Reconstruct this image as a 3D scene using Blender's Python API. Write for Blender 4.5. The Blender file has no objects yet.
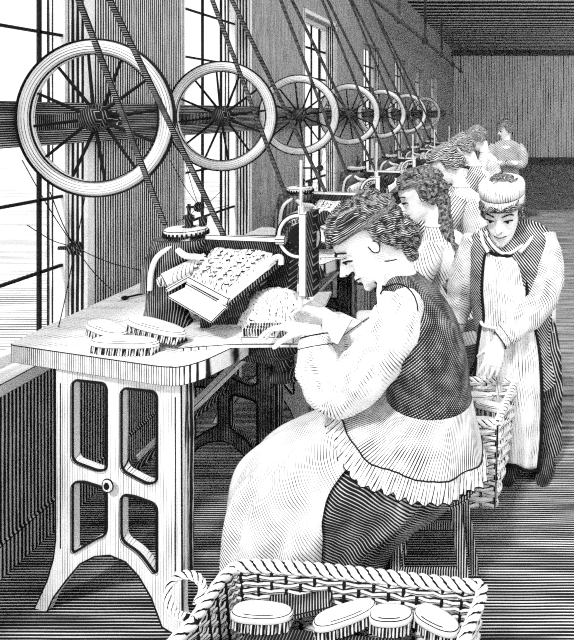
import bpy, math, random
from mathutils import Vector as V, Matrix, noise
random.seed(7)
C = bpy.context.scene.collection
PI = math.pi
F = 600.0; CZ = 1.52; VX, VY = 510.0, 112.0      # focal length (px), eye height, vanishing point

def P(x, y, D):                                   # a measured point of the drawing at true depth D
    return V(((x-VX)*D/F, D, CZ-(y-VY)*D/F))

# ---------------------------------------------------------------- materials
def nn(nt, t, **k):
    n = nt.nodes.new(t)
    for a, b in k.items(): setattr(n, a, b)
    return n
def flat(name, c, rough=.8):
    m = bpy.data.materials.new(name); m.use_nodes = True
    b = m.node_tree.nodes['Principled BSDF']
    nt = m.node_tree
    tc = nn(nt, 'ShaderNodeTexCoord'); no = nn(nt, 'ShaderNodeTexNoise'); no.inputs['Scale'].default_value = 40
    nt.links.new(tc.outputs['Object'], no.inputs['Vector'])
    mx = nn(nt, 'ShaderNodeMix', data_type='RGBA')
    mx.inputs[6].default_value = (c*.85,)*3+(1,); mx.inputs[7].default_value = (min(1, c*1.1),)*3+(1,)
    nt.links.new(no.outputs['Fac'], mx.inputs[0]); nt.links.new(mx.outputs[2], b.inputs['Base Color'])
    b.inputs['Roughness'].default_value = rough
    b.inputs['Specular IOR Level'].default_value = .2
    return m
def hatch(name, d, period, duty, dark=.012, light=.86, wob=.0, wobs=6, var=.5, vs=30, coord='Object', d2=None, duty2=.3, p2=None, stretch=None):
    """engraved line pattern: dark ink lines of a given period on paper tone. duty = share of ink (0..1)."""
    m = bpy.data.materials.new(name); m.use_nodes = True; nt = m.node_tree
    b = nt.nodes['Principled BSDF']; b.inputs['Roughness'].default_value = .85; b.inputs['Specular IOR Level'].default_value = .12
    L = nt.links.new
    tc = nn(nt, 'ShaderNodeTexCoord')
    no = nn(nt, 'ShaderNodeTexNoise'); no.inputs['Scale'].default_value = wobs; no.inputs['Detail'].default_value = 1
    n2 = nn(nt, 'ShaderNodeTexNoise'); n2.inputs['Scale'].default_value = vs; n2.inputs['Detail'].default_value = 2
    L(tc.outputs[coord], no.inputs['Vector'])
    if stretch:
        mp = nn(nt, 'ShaderNodeMapping'); mp.inputs['Scale'].default_value = stretch
        L(tc.outputs[coord], mp.inputs['Vector']); L(mp.outputs[0], n2.inputs['Vector'])
    else: L(tc.outputs[coord], n2.inputs['Vector'])
    def lines(dd, per, du):
        dot = nn(nt, 'ShaderNodeVectorMath', operation='DOT_PRODUCT'); dd = V(dd).normalized()
        L(tc.outputs[coord], dot.inputs[0]); dot.inputs[1].default_value = dd/per
        a = nn(nt, 'ShaderNodeMath', operation='MULTIPLY_ADD'); L(no.outputs['Fac'], a.inputs[0]); a.inputs[1].default_value = wob/per
        L(dot.outputs['Value'], a.inputs[2])
        p = nn(nt, 'ShaderNodeMath', operation='PINGPONG'); L(a.outputs[0], p.inputs[0]); p.inputs[1].default_value = .5
        # p in 0..0.5 ; ink where p*2 + var*(n-.5) < duty
        q = nn(nt, 'ShaderNodeMath', operation='MULTIPLY_ADD'); L(n2.outputs['Fac'], q.inputs[0]); q.inputs[1].default_value = var
        r = nn(nt, 'ShaderNodeMath', operation='MULTIPLY_ADD'); L(p.outputs[0], r.inputs[0]); r.inputs[1].default_value = 2; r.inputs[2].default_value = -var*.5
        L(r.outputs[0], q.inputs[2])
        s = nn(nt, 'ShaderNodeMapRange'); L(q.outputs[0], s.inputs[0])
        s.inputs[1].default_value = du-.1; s.inputs[2].default_value = du+.1
        return s.outputs[0]
    o = lines(d, period, duty)
    if d2 is not None:
        mn = nn(nt, 'ShaderNodeMath', operation='MINIMUM'); L(o, mn.inputs[0]); L(lines(d2, p2 or period, duty2), mn.inputs[1]); o = mn.outputs[0]
    mx = nn(nt, 'ShaderNodeMix', data_type='RGBA')
    mx.inputs[6].default_value = (dark,)*3+(1,); mx.inputs[7].default_value = (light,)*3+(1,)
    L(o, mx.inputs[0]); L(mx.outputs[2], b.inputs['Base Color'])
    return m
INK = flat('ink', .006)
M = dict(
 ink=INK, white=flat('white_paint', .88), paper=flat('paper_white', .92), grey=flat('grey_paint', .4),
 wall=hatch('engraved_wall', (.8,1,0), .0117, .62, wob=.01, wobs=3, var=.7, vs=9, stretch=(1,6,.6)),
 wallpier=hatch('engraved_wall_pier', (.8,1,0), .0121, .60, wob=.006, wobs=2, var=.7, vs=9, stretch=(1,6,.6)),
 farwall=hatch('engraved_far_wall', (1,0,0), .075, .20, light=.97, wob=.02, wobs=1, var=.8, vs=2.5, stretch=(5,1,.5)),
 ceil=hatch('engraved_ceiling', (0,1,0), .33, .62, wob=.1, wobs=1, var=.7, vs=1.5, stretch=(.4,3,1)),
 floor=hatch('engraved_floor', (0,1,0), .0115, .74, wob=.012, wobs=2.5, var=.9, vs=5, stretch=(.5,5,1)),
 yard=hatch('engraved_yard', (0,1,0), .055, .25, wob=.1, wobs=.8, var=1.1, vs=1.2, stretch=(.5,3,1)),
 tabletop=hatch('table_top', (.35,1,0), .011, .05, light=.92, wob=.02, wobs=3, var=1.2, vs=7, stretch=(.5,3,1)),
 tabledge=hatch('table_edge', (1,-.3,0), .0085, .34, light=.9, var=.5, vs=20),
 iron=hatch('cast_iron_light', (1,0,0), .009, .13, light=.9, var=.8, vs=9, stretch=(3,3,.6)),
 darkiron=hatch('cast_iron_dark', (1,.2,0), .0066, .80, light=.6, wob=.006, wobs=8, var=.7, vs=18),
 blackiron=hatch('cast_iron_black', (1,0,.3), .0075, .88, light=.42, var=.6, vs=20),
 rim=hatch('wheel_rim', (1,0,0), .0088, .20, light=.93, var=.7, vs=14, coord='UV', stretch=(1,.25,1)),
 steel=hatch('bright_steel', (1,0,0), .0075, .18, light=.92, coord='UV', var=.6, vs=20),
 beam=hatch('dark_beam', (0,0,1), .0075, .80, light=.6, wob=.008, wobs=3, var=.7, vs=7, stretch=(1,.5,6)),
 bristle=hatch('bristle_pad', (1,-.75,0), .020, .10, light=.93, wob=.006, wobs=20, var=.9, vs=90, d2=(.9,.5,.2), duty2=.10, p2=.010),
 bristle_row=hatch('bristle_tufts', (1,0,0), .0085, .55, light=.85, var=.8, vs=70),
 skin=hatch('skin', (.3,.2,1), .0075, .0, light=.95, var=.55, vs=22),
 hair=hatch('hair', (.45,1,0), .0052, .80, light=.7, wob=.014, wobs=34, var=1.5, vs=60, coord='UV'),
 hair2=hatch('hair_curly', (.4,1,0), .012, .64, light=.75, wob=.03, wobs=25, var=1.0, vs=30, coord='UV'),
 sleeve=hatch('sleeve_cloth', (.5,1,0), .0085, .085, light=.93, wob=.02, wobs=9, var=1.3, vs=17, coord='UV', stretch=(1.6,.8,1)),
 vest=hatch('dark_waistcoat', (.7,1,0), .0068, .72, light=.62, wob=.01, wobs=6, var=.8, vs=22, d2=(1,-.6,0), duty2=.4, coord='UV'),
 jacket_tail=hatch('light_jacket_skirt', (1,.2,0), .0080, .30, light=.9, wob=.02, wobs=6, var=1.1, vs=14, coord='UV'),
 skirt=hatch('dark_skirt', (.55,.0,1), .0078, .70, light=.62, wob=.09, wobs=4, var=.9, vs=12),
 apron=hatch('apron_cloth', (1,0,.75), .0078, .17, light=.93, wob=.03, wobs=5, var=.9, vs=9),
 apronlite=hatch('apron_light', (1,0,.1), .010, .10, light=.93, wob=.03, wobs=7, var=1.0, vs=12),
 coat=hatch('boy_coat', (1,0,.8), .0085, .66, light=.75, wob=.04, wobs=5, var=.7, vs=12),
 coatlite=hatch('boy_sleeve', (.5,1,0), .0095, .22, light=.9, wob=.02, wobs=7, var=1.1, vs=14, coord='UV'),
 trouser=hatch('trouser_cloth', (1,0,.25), .0095, .72, light=.6, wob=.05, wobs=5, var=.7, vs=12),
 blouse=hatch('blouse', (1,0,.5), .013, .18, light=.92, wob=.04, wobs=6, var=.9, vs=9),
 dress=hatch('grey_dress', (1,0,-.7), .017, .42, light=.85, wob=.04, wobs=4, var=.6, vs=8),
 wicker=hatch('wicker', (0,0,1), .0115, .18, light=.92, wob=.008, wobs=20, var=.8, vs=25, stretch=(1,1,3)),
 wicker_in=hatch('wicker_weave', (0,0,1), .0075, .28, light=.82, wob=.006, wobs=25, var=.7, vs=25),
 rope=hatch('twisted_rope', (1,0,0), .5, .0, light=.9, coord='UV'),
 stool=hatch('stool_wood', (1,0,0), .0075, .66, light=.8, var=.6, vs=15),
 belt=hatch('leather_belt', (0,0,1), .006, .80, light=.55, var=.5, vs=30),
)
M['rope'] = hatch('twisted_rope', (1.0,1.6,0), .017, .30, light=.9, coord='UV', var=.4, vs=30)

# ---------------------------------------------------------------- mesh builder
class MB:
    def __init__(s): s.v=[]; s.f=[]; s.m=[]; s.sm=[]; s.uv=[]
    def add(s, verts, faces, mi=0, smooth=False, uvs=None):
        o=len(s.v); s.v += [tuple(p) for p in verts]
        for k,f in enumerate(faces):
            s.f.append([o+i for i in f]); s.m.append(mi); s.sm.append(smooth)
            s.uv.append(uvs[k] if uvs else [(verts[i][0]+verts[i][1]*.3,verts[i][2]+verts[i][1]*.7) for i in f])
        return s
    def box(s, a, b, mi=0):
        a=V(a); b=V(b); vs=[(x,y,z) for z in (a.z,b.z) for y in (a.y,b.y) for x in (a.x,b.x)]
        return s.add(vs, [(0,2,3,1),(4,5,7,6),(0,1,5,4),(2,6,7,3),(0,4,6,2),(1,3,7,5)], mi)
    def obox(s, c, ax, ay, az, mi=0):               # oriented box, half-axis vectors
        c=V(c); vs=[c+ax*i+ay*j+az*k for k in (-1,1) for j in (-1,1) for i in (-1,1)]
        return s.add(vs, [(0,2,3,1),(4,5,7,6),(0,1,5,4),(2,6,7,3),(0,4,6,2),(1,3,7,5)], mi)
    def bar(s, a, b, w, h, up=(0,0,1), mi=0):
        a=V(a); b=V(b); d=b-a; u=V(up); x=d.cross(u)
        if x.length<1e-6: x=d.cross(V((1,0,0)))
        x.normalize(); y=x.cross(d).normalized()
        return s.obox((a+b)/2, x*w/2, d/2, y*h/2, mi)
    def loft(s, rings, mi=0, cap=True, smooth=True, closed=True, wrap=False):
        n=len(rings[0]); vs=[p for r in rings for p in r]; fs=[]; uvs=[]
        L=[0]
        for i in range(1,len(rings)): L.append(L[-1]+(V(rings[i][0])-V(rings[i-1][0])).length)
        W=[0]; r0=rings[len(rings)//2]
        for j in range(1,n+1): W.append(W[-1]+(V(r0[j%n])-V(r0[j-1])).length)
        m=len(rings)
        for i in range(m if wrap else m-1):
            i2=(i+1)%m; l2=L[i+1] if i+1<m else L[i]+(L[1]-L[0])
            for j in range(n if closed else n-1):
                k=(j+1)%n; fs.append((i*n+j,i*n+k,i2*n+k,i2*n+j))
                uvs.append([(W[j],L[i]),(W[j+1],L[i]),(W[j+1],l2),(W[j],l2)])
        s.add(vs,fs,mi,smooth,uvs)
        if cap and closed and not wrap:
            s.add(rings[0],[tuple(range(n))[::-1]],mi); s.add(rings[-1],[tuple(range(n))],mi)
        return s
    def tube(s, pts, r, n=8, mi=0, cap=True, flatk=1.0, up=None, smooth=True, wrap=False):
        pts=[V(p) for p in pts]; R=r if isinstance(r,(list,tuple)) else [r]*len(pts)
        rings=[]; prev=None; m=len(pts)
        for i,p in enumerate(pts):
            if wrap: t=pts[(i+1)%m]-pts[i-1]
            else: t=pts[min(i+1,m-1)]-pts[max(i-1,0)]
            t.normalize()
            if prev is None:
                a=V(up) if up else (V((0,0,1)) if abs(t.z)<.9 else V((1,0,0)))
            else: a=prev
            a=(a-t*a.dot(t)).normalized(); b=t.cross(a); prev=a
            rings.append([p+a*math.cos(2*PI*j/n)*R[i]*flatk+b*math.sin(2*PI*j/n)*R[i] for j in range(n)])
        return s.loft(rings,mi,cap,smooth,wrap=wrap)
    def lathe(s, prof, c, axis=(0,0,1), n=24, mi=0, smooth=True, cap=True):
        c=V(c); ax=V(axis).normalized(); q=ax.to_track_quat('Z','Y').to_matrix()
        rings=[[c+q@V((r*math.cos(2*PI*j/n),r*math.sin(2*PI*j/n),h)) for j in range(n)] for r,h in prof]
        return s.loft(rings,mi,cap,smooth)
    def ring(s, c, R, a, b, axis=(0,1,0), n=64, k=12, mi=0, sel=None):   # torus: radial half a, axial half b
        c=V(c); q=V(axis).normalized().to_track_quat('Z','Y').to_matrix(); rings=[]
        for i in range(n):
            t=2*PI*i/n; e=V((math.cos(t),math.sin(t),0))
            rings.append([c+q@(e*(R+a*math.cos(2*PI*j/k))+V((0,0,b*math.sin(2*PI*j/k)))) for j in range(k)])
        return s.loft(rings,mi,False,True,wrap=True)
    def ball(s, c, r, mi=0, n=12, k=8, mat=None):
        c=V(c); r=V(r) if not isinstance(r,(int,float)) else V((r,r,r)); rings=[]
        for i in range(k+1):
            t=-PI/2+PI*i/k; t=max(min(t,PI/2-.03),-PI/2+.03)
            ring=[]
            for j in range(n):
                p=V((r.x*math.cos(t)*math.cos(2*PI*j/n), r.y*math.cos(t)*math.sin(2*PI*j/n), r.z*math.sin(t)))
                if mat: p=mat@p
                ring.append(c+p)
            rings.append(ring)
        return s.loft(rings,mi)
    def prism(s, poly, d, mi=0, side=None):
        poly=[V(p) for p in poly]; d=V(d); n=len(poly)
        s.add(poly+[p+d for p in poly],[tuple(range(n))[::-1],tuple(range(n,2*n))],mi)
        s.add(poly+[p+d for p in poly],[(j,(j+1)%n,n+(j+1)%n,n+j) for j in range(n)],mi if side is None else side)
        return s
    def xf(s, mat):
        s.v=[tuple(mat@V(p)) for p in s.v]; return s
    def build(s, name, mats, parent=None, bevel=0, remesh=0, sub=0, smoothmod=0, ang=35):
        me=bpy.data.meshes.new(name); me.from_pydata(s.v,[],s.f); me.update()
        if not isinstance(mats,(list,tuple)): mats=[mats]
        for m in mats: me.materials.append(M[m] if isinstance(m,str) else m)
        if bevel and (len(mats)==1 or mats[-1]!='ink'): me.materials.append(INK)
        uvl=me.uv_layers.new(name='UVMap'); k=0
        flatuv=[c for f in s.uv for q in f for c in q]
        uvl.data.foreach_set('uv',flatuv)
        for i,p in enumerate(me.polygons): p.material_index=s.m[i]; p.use_smooth=s.sm[i]
        o=bpy.data.objects.new(name,me); C.objects.link(o)
        if parent: o.parent=parent
        if remesh:
            r=o.modifiers.new('r','REMESH'); r.mode='VOXEL'; r.voxel_size=remesh; r.use_smooth_shade=True
            if smoothmod: q=o.modifiers.new('s','SMOOTH'); q.iterations=smoothmod; q.factor=.5
        if sub: q=o.modifiers.new('s','SUBSURF'); q.levels=sub; q.render_levels=sub
        if bevel:
            w=o.modifiers.new('w','WELD'); w.merge_threshold=.0002
            b=o.modifiers.new('b','BEVEL'); b.width=bevel; b.segments=1; b.limit_method='ANGLE'; b.angle_limit=math.radians(ang)
            b.material=len(me.materials)-1; b.use_clamp_overlap=True; b.offset_type='WIDTH'
        return o
def E(name, loc, label, cat, group=None, rz=0):
    o=bpy.data.objects.new(name,None); C.objects.link(o); o.location=loc; o.rotation_euler=(0,0,rz); o.empty_display_size=.05
    return tag(o,label,cat,group)
def tag(o, label=None, cat=None, group=None, kind=None):
    if label: o['label']=label
    if cat: o['category']=cat
    if group: o['group']=group
    if kind: o['kind']=kind
    return o
def struct(mb, name, mats, **k): return tag(mb.build(name,mats,**k),kind='structure')
def dup(o, parent=None, off=None, label=None):
    c=o.copy(); C.objects.link(c); c.parent=parent
    for ch in [x for x in list(C.objects) if x.parent==o]: dup(ch,c)
    if off: c.location=V(o.location)+V(off)
    if label: c['label']=label
    return c
def catmull(pts, k=4):
    pts=[V(p) for p in pts]; out=[]
    for i in range(len(pts)-1):
        p0=pts[max(i-1,0)]; p1=pts[i]; p2=pts[i+1]; p3=pts[min(i+2,len(pts)-1)]
        for j in range(k):
            t=j/k; out.append(.5*((2*p1)+(p2-p0)*t+(2*p0-5*p1+4*p2-p3)*t*t+(3*p1-p0-3*p2+p3)*t**3))
    out.append(pts[-1]); return out
def lerpt(tab, t):
    for i in range(len(tab)-1):
        if t<=tab[i+1][0]:
            a,b=tab[i],tab[i+1]; u=0 if b[0]==a[0] else max(0,(t-a[0])/(b[0]-a[0])); u=u*u*(3-2*u)*.5+u*.5
            return [a[k]+(b[k]-a[k])*u for k in range(1,len(a))]
    return list(tab[-1][1:])

# ================================================================= setting
WX=-1.67; CEIL=3.32; FAR=17.5; Y0=.9; XR=2.2; WT=.16
WIN=[(1.46,2.37),(3.06,3.84),(4.86,5.72),(6.80,7.72),(8.65,9.55),(10.5,11.5),(12.6,13.7)]
SILL=.63; HEAD=2.33
struct(MB().box((WX-WT,Y0,-.06),(4.5,FAR+.1,0)),'floor','floor')
struct(MB().box((-40,-2,-.5),(WX-WT-.001,40,-.45)).box((WX-WT-7.0,-2,-.45),(WX-WT-.02,24,-.12)),'ground_outside','yard')
struct(MB().box((WX-WT,FAR,0),(4.5,FAR+.12,CEIL)),'wall_back','farwall')
cb=MB(); cb.box((WX-WT,6.5,CEIL),(4.5,FAR+.1,CEIL+.1)); struct(cb,'ceiling','ceil')
mb=MB()
ys=[Y0]+[y for w in WIN for y in w]+[FAR]
for i in range(0,len(ys),2): mb.box((WX-WT,ys[i],0),(WX,ys[i+1],CEIL))
for a,b in WIN:
    mb.box((WX-WT,a,0),(WX,b,SILL)); mb.box((WX-WT,a,HEAD),(WX,b,CEIL))
struct(mb,'wall_left','wallpier')
struct(MB().box((WX,Y0,0),(WX+.018,FAR,.11)),'baseboard_left','wallpier',bevel=.004)
struct(MB().box((WX,FAR-.02,CEIL-.16),(4.5,FAR,CEIL)),'trim_1','beam')
struct(MB().box((WX+.02,FAR-.03,0),(4.5,FAR,.2)),'baseboard_back','beam')
for i,(a,b) in enumerate(WIN):
    w=bpy.data.objects.new(f'window_{i+1}',None); C.objects.link(w); w.location=(WX,a,SILL); w['kind']='structure'
    W=b-a; H=HEAD-SILL
    f=MB(); t=.045
    for y0,y1,z0,z1 in ((0,t*.4,0,H),(W-t*.4,W,0,H),(0,W,H-t,H),(0,W,0,t)): f.box((-.12,y0,z0),(-.075,y1,z1))
    for y0,y1,z0,z1 in ((-.012,.012,0,H),(W-.012,W+.022,0,H+.03),(-.012,W+.022,H,H+.035)): f.box((-.004,y0,z0),(.010,y1,z1))
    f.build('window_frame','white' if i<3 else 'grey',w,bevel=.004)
    g=MB(); q=.0055 if i<2 else .009
    for y in ([W-.13,W-.33,W-.53,W-.73] if i==0 else [W-.19,W-.41,W-.63]): g.box((-.094,y-q,0),(-.082,y+q,H))
    for zz in (.92,1.19,1.505,1.82,2.08): g.box((-.094,0,zz-SILL-q),(-.082,W,zz-SILL+q))
    g.build('glazing_bar','ink',w)
    MB().box((-.15,-.03,-.03),(.03,W+.03,.012)).build('window_sill','white',w,bevel=.004)
    gl=bpy.data.materials.get('window_glass')
    if not gl:
        gl=bpy.data.materials.new('window_glass'); gl.use_nodes=True; nt=gl.node_tree; nt.nodes.clear()
        o_=nn(nt,'ShaderNodeOutputMaterial'); tr=nn(nt,'ShaderNodeBsdfTransparent'); gs=nn(nt,'ShaderNodeBsdfGlossy'); gs.inputs['Roughness'].default_value=.05
        ms=nn(nt,'ShaderNodeMixShader'); ms.inputs[0].default_value=.04
        nt.links.new(tr.outputs[0],ms.inputs[1]); nt.links.new(gs.outputs[0],ms.inputs[2]); nt.links.new(ms.outputs[0],o_.inputs[0])
    MB().box((-.090,.002,t*.9),(-.086,W-.002,H-t*.9)).build('pane',gl,w)

# ================================================================= overhead shaft, wall beam
tag(MB().box((WX+.002,Y0,1.405),(WX+.075,15,1.555)).build('wall_beam','beam',bevel=.004),
    'long dark horizontal timber beam running along the window wall behind the wheels','beam')
SX,SZ=-1.30,2.60
sh=E('line_shaft',(SX,6,SZ),'overhead iron line shaft with hangers running down the room under the ceiling','shaft')
MB().tube([(0,-5,0),(0,10.5,0)],.022,8).build('shaft','darkiron',sh)
for y in (1,3.2,5.4,7.6,9.8):
    MB().box((-.02,y-.02,.0),(.02,y+.02,CEIL-SZ)).lathe([(.05,-.03),(.05,.03)],(0,y,0),(0,1,0),12).build('hanger','darkiron',sh)

# ================================================================= flywheels
WD=[1.932,2.775,3.79,4.97,6.22,7.75,9.33]; WR=.228
def make_wheel():
    o=E('flywheel',(-1.33,WD[0],1.501),'','flywheel','flywheels in a row along the window wall')
    r=MB(); r.ring((0,0,0),WR,.0240,.021,n=96,k=14); r.build('rim','rim',o)
    e=MB(); e.ring((0,-.006,0),WR+.0255,.0022,.010,n=96,k=6); e.ring((0,-.014,0),WR-.0235,.0020,.004,n=96,k=6); e.build('rim_edge','ink',o)
    h=MB(); h.lathe([(.014,-.05),(.03,-.045),(.03,-.02),(.044,-.016),(.044,.016),(.03,.02),(.03,.06)],(0,0,0),(0,1,0),20)
    for k in range(8):
        a=2*PI*k/8; h.lathe([(.005,-.022),(.005,-.015)],(math.cos(a)*.036,0,math.sin(a)*.036),(0,1,0),6)
    h.build('hub','blackiron',o)
    for k in range(12):
        a=2*PI*k/12+.13; d=V((math.cos(a),0,math.sin(a)))
        MB().tube([d*.03+V((0,-.012 if k%2 else .012,0)), d*(WR-.012)],[.0062,.0046],6).build('spoke','ink',o)
    b=MB(); b.tube([(0,.05,0),(0,.11,0)],.016,8); b.bar((0,.1,0),(-.272,.1,-.02),.04,.05); b.build('bearing_bracket','darkiron',o)
    return o
w0=make_wheel()
wl=['largest spoked flywheel nearest the front, beside the first window','second spoked flywheel from the front, before the second window',
 'third spoked flywheel from the front, overlapping a wall pier','fourth spoked flywheel from the front, by the narrow third window',
 'fifth spoked flywheel from the front along the row','sixth spoked flywheel from the front, small and far along the wall','farthest and smallest spoked flywheel at the end of the row']
w0['label']=wl[0]
for i in range(1,len(WD)): dup(w0,off=(0,WD[i]-WD[0],0),label=wl[i])

# ================================================================= drive belts
ST=[0,1.10,2.25,3.45,4.75,6.15]           # station offsets in depth
ords=['first','second','third','fourth','fifth','sixth']
for i,st in enumerate(ST):
    yt=1.35+.66*st; t=E('drive_belt',(SX,yt,SZ),f'slanting double leather belt from overhead shaft to the {ords[i]} machine from the front','belt','leather drive belts slanting from the overhead shaft')
    o_=V((SX,yt,SZ)); eb=P(165,225,1.895) if i==0 else P(287,198,2.735)+V((0,WD[i]-2.775,0))
    for k,e in enumerate((V((-.95,2.0+st,1.10)),eb)):
        d=(e-o_).normalized()
        mb=MB().bar((0,.02*k,0),e-o_,.018,.007,up=(0,1,0))
        mb.build('strand',['belt','ink'],t,bevel=.003)
    MB().lathe([(.07,-.03),(.075,0),(.07,.03)],(0,0,0),(0,1,0),18).build('pulley','darkiron',t)

# cord hubs on the window jambs, thin cords radiating
def cordhub(c, ends, lab):
    c=V(c); o=E('cord_pulley',c,lab,'pulley','small wall pulleys with radiating cords')
    h=MB(); h.lathe([(.026,-.006),(.026,.006)],(0,0,0),(.6,-1,0),16); h.ring((0,0,0),.020,.006,.01,axis=(.6,-1,0),n=20,k=6); h.lathe([(.008,-.02),(.008,.012)],(0,0,0),(.6,-1,0),8)
    h.bar((0,0,0),(WX-c.x,0,0),.012,.012)
    h.build('pulley_disc','blackiron',o)
    for e in ends:
        e=V(e)-c; mid=e*.5+V((0,0,-.012)); MB().tube(catmull([e.normalized()*.015,mid,e],4),.0017,5).build('cord','ink',o)
cordhub(P(75,248,2.22),[P(22,160,2.1),P(50,192,2.1),P(86,190,2.24),P(144,271,2.42),P(112,290,2.5),P(58,330,2.0),P(27,225,2.1)],'small spoked cord pulley on the jamb between first window and pier')
cordhub(P(199,207,3.1),[P(170,160,2.9),P(186,165,3.0),P(222,190,3.2),P(229,205,3.2),P(205,225,3.1),P(176,222,3.0)],'small cord pulley on the second window, above the toothed gear')
cordhub(P(320,168,4.75),[P(333,150,4.8),P(345,175,4.9),P(324,142,4.8),P(304,190,4.6),P(316,190,4.7)],'tiny cord pulley by the third window, above the second machine')

# ================================================================= work tables
TZ=.80
def curveplate(outer, holes, T, normal_u):
    """outer/holes: lists of 2D pts (u,z); returns verts, faces of extruded plate of thickness T; local x=u y=thickness z=z"""
    cu=bpy.data.curves.new('tmp','CURVE'); cu.dimensions='2D'; cu.fill_mode='BOTH'; cu.extrude=T/2
    for poly in [outer]+holes:
        sp=cu.splines.new('POLY'); sp.points.add(len(poly)-1); sp.use_cyclic_u=True
        for q,(u,z) in zip(sp.points,poly): q.co=(u,z,0,1)
    ob=bpy.data.objects.new('tmp',cu); C.objects.link(ob)
    bpy.context.view_layer.update()
    me=bpy.data.meshes.new_from_object(ob.evaluated_get(bpy.context.evaluated_depsgraph_get()))
    vs=[V((v.co.x,-v.co.z,v.co.y)) for v in me.vertices]; fs=[tuple(p.vertices) for p in me.polygons]
    bpy.data.objects.remove(ob); bpy.data.curves.remove(cu); bpy.data.meshes.remove(me)
    return vs,fs
def roundpoly(pts, r, k=5):
    out=[]; n=len(pts)
    for i in range(n):
        p=V(pts[i]).to_2d() if len(pts[i])==3 else V(pts[i]); a=V(pts[i-1])-p; b=V(pts[(i+1)%n])-p
        rr=min(r,a.length*.45,b.length*.45); a.normalize(); b.normalize()
        A=p+a*rr; B=p+b*rr
        for j in range(k+1):
            t=j/k; q=A*(1-t)**2+p*2*t*(1-t)+B*t*t; out.append((q.x,q.y))
    return out
def leg_uv(x,y):
    yy=y-(x-61)*12/144.
    return ((x-61)/144.*.445-.0, .74*(628-yy)/(628-374.))
def make_table():
    o=E('work_table',(-1.2,2.2,0),'','table','machine benches along the window wall')
    off=V((1.2,-2.2,0))
    top=[(-1.56,1.86),(-1.0,1.70),(-.93,1.69),(-.885,1.74),(-.84,1.86),(-.82,2.0),(-.82,2.50),(-1.56,2.66)]
    q=roundpoly(top,.03,4)
    t=MB().prism([V((x,y,TZ-.055))+off for x,y in q],(0,0,.055),0,1)
    t.build('table_top',['tabletop','tabledge','ink'],o,bevel=.0035)
    # iron frame
    T=lambda pts:[leg_uv(*p) for p in pts]
    outer=T([(61,373),(61,500),(61,552),(58,572),(51,594),(42,612),(34,628),(50,628),(58,612),(74,592),(90,574),(107,565),(125,562),(143,567),(158,580),(172,600),(184,628),(212,640),(206,610),(205,385)])
    holes=[roundpoly(T(h),.022,4) for h in ([(82,384),(122,387),(122,475),(112,476),(82,468)],[(139,391),(179,394),(179,484),(168,486),(139,474)],
        [(82,490),(95,488),(122,494),(122,541),(108,547),(84,562),(82,560)],[(139,499),(152,499),(179,506),(179,573),(176,574),(160,556),(139,545)])]
    vs,fs=curveplate(outer,holes,.022,None)
    fr=MB().add(vs,fs,0)
    for h in holes: fr.tube([V((u,-.013,z)) for u,z in h],.0035,6,mi=1,wrap=True); fr.tube([V((u,-.020,z)) for u,z in roundpoly([((a-.0)*1,b) for a,b in h],.001,1)],.0012,4,mi=1,wrap=True)
    # raised panel lips round the openings and outline
    fr.tube([V((u,-.011,z)) for u,z in outer],.0026,6,mi=1,wrap=True)
    for u in (leg_uv(67,0)[0],leg_uv(199,0)[0]): fr.box((u-.0012,-.013,.2),(u+.0012,-.010,.70),1)
    for u0,u1 in ((leg_uv(61,0)[0]-.004,leg_uv(74,0)[0]),(leg_uv(194,0)[0],leg_uv(205,0)[0]+.004)): fr.box((u0,.011,.16),(u1,.035,.735),2)
    c=leg_uv(129,487)
    fr.lathe([(.020,-.028),(.016,-.034),(.010,-.034),(.010,-.02)],(c[0],0,c[1]),(0,1,0),16,mi=0); fr.lathe([(.009,-.036),(.009,-.03)],(c[0],0,c[1]),(0,1,0),12,mi=1); fr.ring((c[0],-.03,c[1]),.019,.002,.002,n=20,k=6,mi=1)
    a=math.atan2(-.10,.445)
    R=Matrix.Translation(off+V((-1.375,1.83,0)))@Matrix.Rotation(a,4,'Z')
    fr.xf(R)
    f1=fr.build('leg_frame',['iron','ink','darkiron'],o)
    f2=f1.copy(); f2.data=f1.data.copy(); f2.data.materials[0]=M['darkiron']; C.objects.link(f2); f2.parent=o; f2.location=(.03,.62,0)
    MB().tube([V((-1.15,1.80,c[1]))+off,V((-1.12,2.42,c[1]))+off],.012,8).build('tie_rod','darkiron',o)
    MB().bar(V((-1.30,2.1,.30))+off,V((-.98,2.35,.62))+off,.05,.02).build('brace','white',o,bevel=.003)
    return o
t0=make_table()
tl=['front white-topped bench with an openwork iron leg frame, nearest the viewer','second bench from the front, under the second machine','third bench from the front, mostly hidden behind the workers','fourth bench along the window wall','fifth bench along the window wall','sixth and farthest bench along the window wall']
t0['label']=tl[0]
for i in range(1,6): dup(t0,off=(0,ST[i],0),label=tl[i])

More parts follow.
